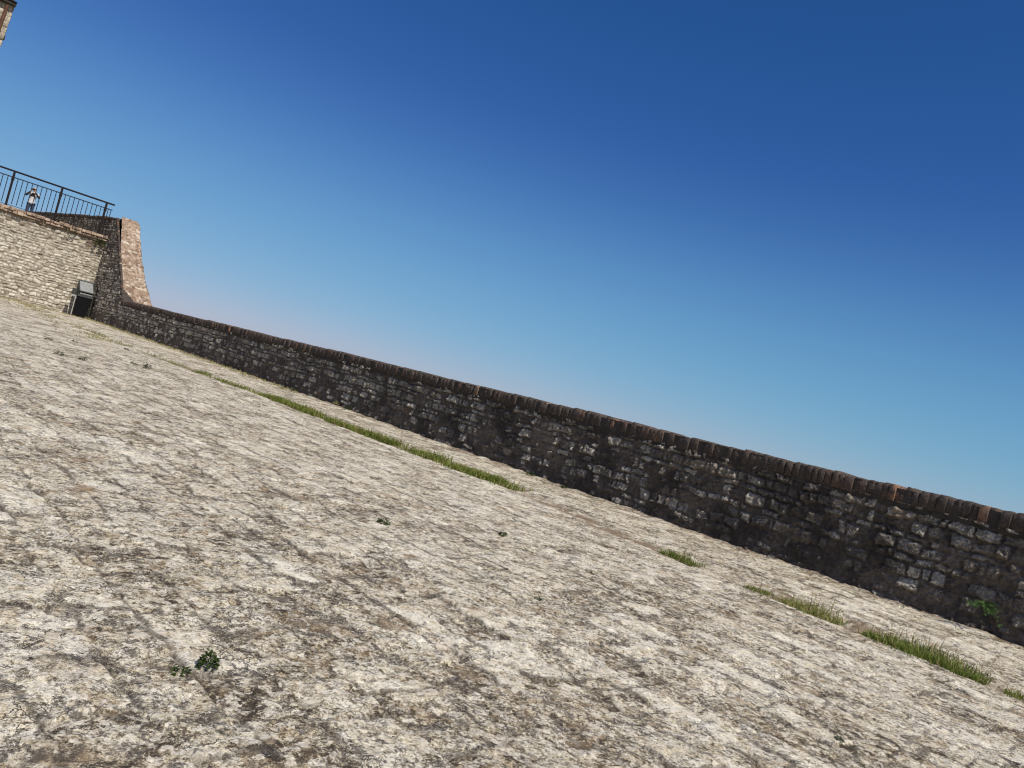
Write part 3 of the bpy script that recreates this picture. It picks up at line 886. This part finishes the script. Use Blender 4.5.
def build_weeds():
    r = np.random.default_rng(33)
    # s, u, leaves, radius, height, leaf, label
    L = [
        (1.985, 6.64, 190, .024, .050, .0078, 'upright dark green leafy weed casting a shadow on the near left paving'),
        (1.975, 6.715, 60, .022, .014, .0075, 'low creeping green weed lying in a joint beside the upright leafy weed'),
        (3.84, 4.80, 110, .036, .035, .011, 'greyish green weed rosette alone in the middle of the paving'),
        (3.84, 3.76, 80, .022, .042, .011, 'small bright green weed standing alone, below the end of the grass strip'),
        (1.08, 4.53, 70, .014, .018, .006, 'tiny dark round weed at the lower right of the paving'),
        (2.54, 4.72, 50, .018, .014, .008, 'dark flat weed in a joint beside a smooth grey slab'),
        (12.63, 3.46, 90, .05, .10, .022, 'largest green weed of the far scattered ones on the pale paving'),
    ]
    for (s, u, n, rad, h, lf, lab) in L:
        b = W(s, u, yz(s, u) - .004)
        V, F, rn = leaf_cloud(r, b, n, rad, h, lf)
        me = mesh_np('weed', V, F, M_WEED, dict(rnd=rn), False)
        tag(place('weed', me, None, b), lab, 'weed', 'weeds in the paving joints')
    far = [(14.58, 4.44), (15.58, 3.81), (15.99, 2.61), (16.61, 2.62), (11.85, 4.88), (11.83, 4.58), (13.13, 3.51)]
    for (s, u) in far:
        b = W(s, u, yz(s, u) - .004)
        V, F, rn = leaf_cloud(r, b, 40, r.uniform(.04, .06), r.uniform(.03, .07), .02)
        tag(place('weed', mesh_np('weed', V, F, M_WEED, dict(rnd=rn), False), None, b), 'tiny far green weed scattered on the pale paving towards the left', 'weed', 'tiny weeds far across the paving')
    foot = [(14.25, 'small dark weed at the wall foot, farthest left of those there'),
            (12.55, 'pale dry weed at the wall foot below bare brown mortar'),
            (12.1, 'low green weed at the wall foot, close right of the pale dry one'),
            (7.25, 'dark green weed at the wall foot opposite the end of the grass strip'),
            (6.6, 'thin low weed at the wall foot, nearest to the grey wall plant')]
    foot[-1] = (6.6, 'thin low weed at the wall foot, right of the dark green one')
    for i, (s, lab) in enumerate(foot):
        b = W(s, .07, yz(s, .07) - .004)
        V, F, rn = leaf_cloud(r, b, 70, .06 if i != 4 else .04, (.09, .09, .08, .06, .04)[i], .017)
        tag(place('weed', mesh_np('weed', V, F, M_DRY if i == 1 else M_WEED, dict(rnd=rn), False), None, b), lab, 'weed', 'weeds at the foot of the wall')
    # plant growing out of the parapet: arching fronds with paired leaflets
    base = W(1.757, .05, .265)
    root = empty('wall_plant', base, 'green leafy plant with split leaves growing out of the dark parapet', 'plant')
    vs = []; fs = []; rn = []; st = MB()
    toC = Vector((ND[0], ND[1], 0)); al = Vector((WD[0], WD[1], 0))
    for k in range(12):
        a = r.uniform(-1.2, 1.2); L_ = r.uniform(.10, .21)
        d = (al * math.sin(a) * .9 + Vector((0, 0, 1)) * (math.cos(a) * .75 + r.uniform(-.55, .15)) + toC * r.uniform(.35, .9)).normalized()
        pts = []
        for q in range(7):
            f = q / 6; pts.append(base + d * L_ * f + Vector((0, 0, -1)) * .07 * f * f)
        st.tube(pts, [.0022 * (1 - .1 * q) for q in range(7)], 5)
        for q in range(2, 7):
            tdir = (pts[q] - pts[q - 1]).normalized(); sd = tdir.cross(toC + Vector((0, 0, .4))).normalized()
            for sg in (-1, 1, 0) if q == 6 else (-1, 1):
                o_ = (sd * sg + tdir * (.7 if sg else 1) + Vector((0, 0, r.uniform(-.2, .2)))).normalized(); ll = r.uniform(.020, .040); wv = (o_.cross(toC + Vector((0, 0, .5)))).normalized() * ll * .24
                o = len(vs); p = pts[q]
                vs += [p, p + o_ * ll * .45 + wv, p + o_ * ll, p + o_ * ll * .45 - wv]; fs.append((o, o + 1, o + 2, o + 3)); rn += [r.random()] * 4
    place('stems', st.mesh('stems', M_WEED), root)
    mlf = mat_leaf('fern_leaf', (.035, .075, .020), (.09, .15, .048))
    place('leaves', mesh_np('leaves', np.array([tuple(v) for v in vs]), np.array(fs), mlf, dict(rnd=np.array(rn)), False), root)
    # shrubs
    b = W(SC - .05, .22, 2.58)
    V, F, rn = leaf_cloud(r, b, 150, .15, .36, .045)
    tag(place('shrub', mesh_np('shrub', V, F, M_BUSH, dict(rnd=rn), False), None, b), 'dull green shrub rooted in the top corner of the pale wall under the railing end', 'shrub')
    b = W(SC - .02, 1.15, 2.82)
    V, F, rn = leaf_cloud(r, b, 70, .16, .12, .04)
    tag(place('shrub', mesh_np('shrub', V, F, M_BUSH, dict(rnd=rn), False), None, b), 'small dark shrub tuft hanging on the pale wall just below the brick ledge', 'shrub')
    b = W(SC + 1.6, 4.35, terrace_z(SC + 1.6))
    V, F, rn = leaf_cloud(r, b, 420, .40, .62, .06)
    tag(place('shrub', mesh_np('shrub', V, F, M_BUSH, dict(rnd=rn), False), None, b), 'leafy green shrub behind the railing at the left picture edge', 'shrub')


# ------------------------------------------------------------------ person at the railing
def skin_mesh(name, chains, mat, lvl=2):
    """chains: list of (points, radii); points shared by value are welded. Root = first point."""
    idx = {}; V = []; R_ = []; E = []
    for pts, rad in chains:
        prev = None
        for p, rr in zip(pts, rad):
            key = tuple(round(c, 4) for c in p)
            if key not in idx:
                idx[key] = len(V); V.append(p); R_.append(rr)
            i = idx[key]
            if prev is not None and prev != i: E.append((prev, i))
            prev = i
    me = bpy.data.meshes.new(name); me.from_pydata(V, E, [])
    o = link(bpy.data.objects.new(name, me))
    md = o.modifiers.new('skin', 'SKIN'); md.use_smooth_shade = True
    sv = me.skin_vertices[0].data if me.skin_vertices else None
    if sv is None:
        bpy.context.view_layer.objects.active = o
        bpy.ops.object.mode_set(mode='EDIT'); bpy.ops.object.mode_set(mode='OBJECT')
        sv = me.skin_vertices[0].data
    for i, rr in enumerate(R_):
        sv[i].radius = (rr, rr) if not isinstance(rr, tuple) else rr
        sv[i].use_root = (i == 0)
    sub = o.modifiers.new('sub', 'SUBSURF'); sub.levels = lvl; sub.render_levels = lvl
    dg = bpy.context.evaluated_depsgraph_get(); dg.update()
    nm = bpy.data.meshes.new_from_object(o.evaluated_get(dg))
    bpy.data.objects.remove(o)
    nm.materials.clear(); nm.materials.append(mat); nm.name = name
    return nm


def build_person():
    sP, uP = 43.0, 7.0
    base = PERSON_BASE
    root = empty('person', base, 'person in dark vest over white shirt behind the railing, holding up a camera', 'person')
    # local axes: x right of the figure as seen by us, y away from us, z up
    ex = Vector((.86, .51, 0)).normalized() if False else Vector((1, 0, 0)); ey = Vector((0, 1, 0))
    pel = (0, 0, .90)

    def T(me):
        me.transform(Matrix.Rotation(math.radians(25), 4, 'Z')); return me
    ch = [([(0, 0, .90), (0, .01, 1.06), (0, .01, 1.25), (0, .0, 1.38), (0, -.01, 1.46), (0, -.03, 1.53)], [(.13, .10), (.12, .09), (.14, .10), (.11, .08), .05, .05]),
          ([(0, -.03, 1.53), (0, -.035, 1.58), (0, -.035, 1.65)], [.05, .085, .078])]
    hands = []
    for sg in (-1, 1):
        ch.append(([(0, 0, .90), (sg * .09, 0, .86), (sg * .10, -.02, .48), (sg * .11, .02, .08), (sg * .115, -.10, .035), (sg * .12, -.16, .03)], [(.13, .10), .088, .058, .038, .034, .026]))
        el = (sg * .30, -.16, 1.20); wr = (sg * .085, -.26, 1.47)
        ch.append(([(0, 0, 1.38), (sg * .17, 0, 1.38), el, wr, (sg * .075, -.265, 1.52)], [(.11, .08), .058, .042, .028, .032]))
        for q in range(4):
            x0 = sg * (.10 - .018 * q); k = (.92, 1, .95, .78)[q]
            ch.append(([(sg * .075, -.265, 1.52), (x0, -.275, 1.55), (x0 - sg * .006, -.30, 1.55 + .03 * k), (x0 - sg * .012, -.325, 1.55 + .028 * k)], [.032, .010, .009, .008]))
        ch.append(([(sg * .075, -.265, 1.52), (sg * .05, -.285, 1.525), (sg * .03, -.30, 1.545)], [.032, .011, .009]))
    skin = mat_plain('skin', (.45, .27, .19), .6, .1, 10)
    me = T(skin_mesh('body', ch, skin, 2))
    o = link(bpy.data.objects.new('body', me)); o.parent = root
    sh = [([(0, 0, .82), (0, .005, .92), (0, .01, 1.02), (0, .01, 1.25), (0, 0, 1.39), (0, -.005, 1.45)], [(.17, .14), (.17, .14), (.15, .12), (.16, .122), (.125, .10), .07])]
    for sg in (-1, 1):
        sh.append(([(0, 0, 1.39), (sg * .17, 0, 1.385), (sg * .235, -.08, 1.29)], [(.125, .10), .074, .066]))
    o = link(bpy.data.objects.new('shirt', T(skin_mesh('shirt', sh, mat_plain('white_cotton', (.50, .51, .52), .85, .06, 6), 2)))); o.parent = root
    vt = [([(0, 0, 1.17), (0, .008, 1.27), (0, 0, 1.395), (0, -.005, 1.45)], [(.168, .128), (.172, .134), (.142, .114), .078])]
    o = link(bpy.data.objects.new('vest', T(skin_mesh('vest', vt, mat_plain('dark_vest', (.045, .042, .045), .9, .2, 12), 2)))); o.parent = root
    for sg in (-1, 1):
        me = T(skin_mesh('dark_sleeve', [([(sg * .225, -.07, 1.30), (sg * .30, -.16, 1.20), (sg * .11, -.247, 1.43)], [.060, .056, .040])], mat_plain('charcoal_knit', (.03, .03, .035), .9, .2, 12), 2))
        o = link(bpy.data.objects.new('sleeve', me)); o.parent = root
    tr = []
    for sg in (-1, 1):
        tr.append(([(0, .0, .93), (sg * .09, 0, .84), (sg * .10, -.02, .48), (sg * .11, .02, .10)], [(.150, .115), .105, .076, .062]))
    o = link(bpy.data.objects.new('trousers', T(skin_mesh('trousers', tr, mat_plain('blue_denim', (.035, .05, .085), .85, .25, 12), 2)))); o.parent = root
    for sg in (-1, 1):
        me = T(skin_mesh('shoe', [([(sg * .11, .04, .045), (sg * .115, -.08, .04), (sg * .12, -.18, .035)], [.048, .046, .038])], M_BLACK, 2))
        o = link(bpy.data.objects.new('shoe', me)); o.parent = root
    ht = [([(0, -.02, 1.60), (0, -.02, 1.655), (0, -.02, 1.70)], [.100, .098, .07])]
    o = link(bpy.data.objects.new('hat', T(skin_mesh('hat', ht, mat_plain('pale_straw', (.42, .34, .29), .9, .1, 20), 2)))); o.parent = root
    # face: nose, eyes, mouth, ears
    mb = MB()
    mb.add([(-.012, -.118, 1.57), (.012, -.118, 1.57), (0, -.14, 1.575), (0, -.112, 1.612)], [(0, 1, 2), (1, 3, 2), (3, 0, 2)])
    nm = mb.mesh('nose', skin); T(nm); o = link(bpy.data.objects.new('nose', nm)); o.parent = root
    root.scale = (.88, .88, .88)
    # camera held up to the face: its own thing
    off = Matrix.Rotation(math.radians(25), 4, 'Z') @ Vector((0, -.31, 1.56)) * .88
    cam = empty('camera', Vector(base) + off, 'small black camera held up to the face of the person behind the railing', 'camera')
    mb = MB()
    mb.add([(-.065, -.02, -.035), (.065, -.02, -.035), (.065, .03, -.035), (-.065, .03, -.035), (-.065, -.02, .035), (.065, -.02, .035), (.065, .03, .035), (-.065, .03, .035)],
           [(3, 2, 1, 0), (4, 5, 6, 7), (0, 1, 5, 4), (1, 2, 6, 5), (2, 3, 7, 6), (3, 0, 4, 7)])
    me = mb.mesh('camera_body', M_BLACK); T(me); o = link(bpy.data.objects.new('camera_body', me)); o.parent = cam; bevel(o, .008)
    cam.scale = (.88, .88, .88)
    mb = MB(); mb.tube([(0, -.02, 0), (0, -.09, 0)], .034, 12)
    me = mb.mesh('lens', M_BLACK); T(me); o = link(bpy.data.objects.new('lens', me)); o.parent = cam


# ------------------------------------------------------------------ camera, light
def build_camera():
    r = math.radians(14.574216); p = math.radians(1.393249)
    Fv = Vector((0, math.cos(p), math.sin(p))); U0 = Vector((0, -math.sin(p), math.cos(p))); X = Vector((1, 0, 0))
    Rv = X * math.cos(r) + U0 * math.sin(r); Uv = -X * math.sin(r) + U0 * math.cos(r)
    cd = bpy.data.cameras.new('camera_view'); cd.sensor_width = 36; cd.lens = 27; cd.clip_start = .05; cd.clip_end = 30000
    o = link(bpy.data.objects.new('view', cd))
    m = Matrix((( Rv.x, Uv.x, -Fv.x, 0), (Rv.y, Uv.y, -Fv.y, 0), (Rv.z, Uv.z, -Fv.z, EYE), (0, 0, 0, 1)))
    o.matrix_world = m; scn.camera = o


SUN_EL = 50; SUN_D = 2.5


def build_light():
    el = math.radians(SUN_EL); d = math.radians(SUN_D)
    D = (-WD * math.cos(d) + ND * math.sin(d)) * math.cos(el); D[2] = math.sin(el)
    ld = bpy.data.lights.new('sun', 'SUN'); ld.energy = 4.4; ld.angle = math.radians(.55); ld.color = (1, .94, .845)
    o = link(bpy.data.objects.new('sun', ld)); o.rotation_euler = Vector(D).to_track_quat('Z', 'Y').to_euler()
    w = bpy.data.worlds.new('World'); scn.world = w; w.use_nodes = True
    nt = w.node_tree; sky = nt.nodes.new('ShaderNodeTexSky'); sky.sky_type = 'NISHITA'; sky.sun_disc = False
    sky.sun_elevation = el; sky.sun_rotation = math.atan2(D[0], D[1])
    sky.air_density = .7; sky.dust_density = .2; sky.ozone_density = 1.0; sky.altitude = 0
    sp = nt.nodes.new('ShaderNodeSeparateColor'); cb = nt.nodes.new('ShaderNodeCombineColor'); nt.links.new(sky.outputs[0], sp.inputs[0])
    for i, (a, g) in enumerate([(2.302, 1.67), (.952, 1.026), (1.40, .925)]):      # the phone's rendering of a clear sky, channel by channel
        m1 = nt.nodes.new('ShaderNodeMath'); m1.operation = 'MULTIPLY'; nt.links.new(sp.outputs[i], m1.inputs[0]); m1.inputs[1].default_value = .07
        m2 = nt.nodes.new('ShaderNodeMath'); m2.operation = 'POWER'; nt.links.new(m1.outputs[0], m2.inputs[0]); m2.inputs[1].default_value = g
        m3 = nt.nodes.new('ShaderNodeMath'); m3.operation = 'MULTIPLY'; nt.links.new(m2.outputs[0], m3.inputs[0]); m3.inputs[1].default_value = a / .07
        nt.links.new(m3.outputs[0], cb.inputs[i])
    tc = nt.nodes.new('ShaderNodeTexCoord'); sx = nt.nodes.new('ShaderNodeSeparateXYZ'); nt.links.new(tc.outputs['Generated'], sx.inputs[0])
    hz = nt.nodes.new('ShaderNodeMapRange'); hz.interpolation_type = 'SMOOTHERSTEP'; nt.links.new(sx.outputs[2], hz.inputs[0])
    for i, v in enumerate((-.02, .391, .625, 0)): hz.inputs[i + 1].default_value = v
    hm = nt.nodes.new('ShaderNodeMix'); hm.data_type = 'RGBA'; nt.links.new(hz.outputs[0], hm.inputs[0]); nt.links.new(cb.outputs[0], hm.inputs[6])
    hm.inputs[7].default_value = (.150 / .07, .430 / .07, .500 / .07, 1)                # pale summer haze low in the sky
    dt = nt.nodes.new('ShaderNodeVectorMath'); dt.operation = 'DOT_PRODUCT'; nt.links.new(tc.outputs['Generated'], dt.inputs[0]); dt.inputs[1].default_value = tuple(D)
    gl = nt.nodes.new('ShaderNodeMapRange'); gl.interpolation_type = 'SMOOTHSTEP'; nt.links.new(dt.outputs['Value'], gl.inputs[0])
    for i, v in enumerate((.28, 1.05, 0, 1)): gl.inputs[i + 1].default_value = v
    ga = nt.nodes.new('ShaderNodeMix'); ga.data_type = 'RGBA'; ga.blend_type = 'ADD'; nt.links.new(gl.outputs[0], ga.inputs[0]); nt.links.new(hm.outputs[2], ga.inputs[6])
    ga.inputs[7].default_value = (.50 / .07, .42 / .07, .31 / .07, 1)  # warm glow added around the sun, out of view, to fill the shade
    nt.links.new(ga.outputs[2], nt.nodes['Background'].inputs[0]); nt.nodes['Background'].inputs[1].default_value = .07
    scn.view_settings.view_transform = 'Standard'; scn.view_settings.look = 'None'
    scn.view_settings.exposure = 0; scn.view_settings.gamma = 1; scn.view_settings.use_curve_mapping = False


PERSON_BASE = Vector((-22.62, 33.94, 3.36))
build_camera(); build_light(); build_ground(); build_parapet(); build_retaining(); build_terrace(); build_scarp()
build_tower(); build_railing(); build_bin(); build_grass(); build_weeds(); build_person()
scn.cycles.filter_width = 1.15      # a sharp phone lens
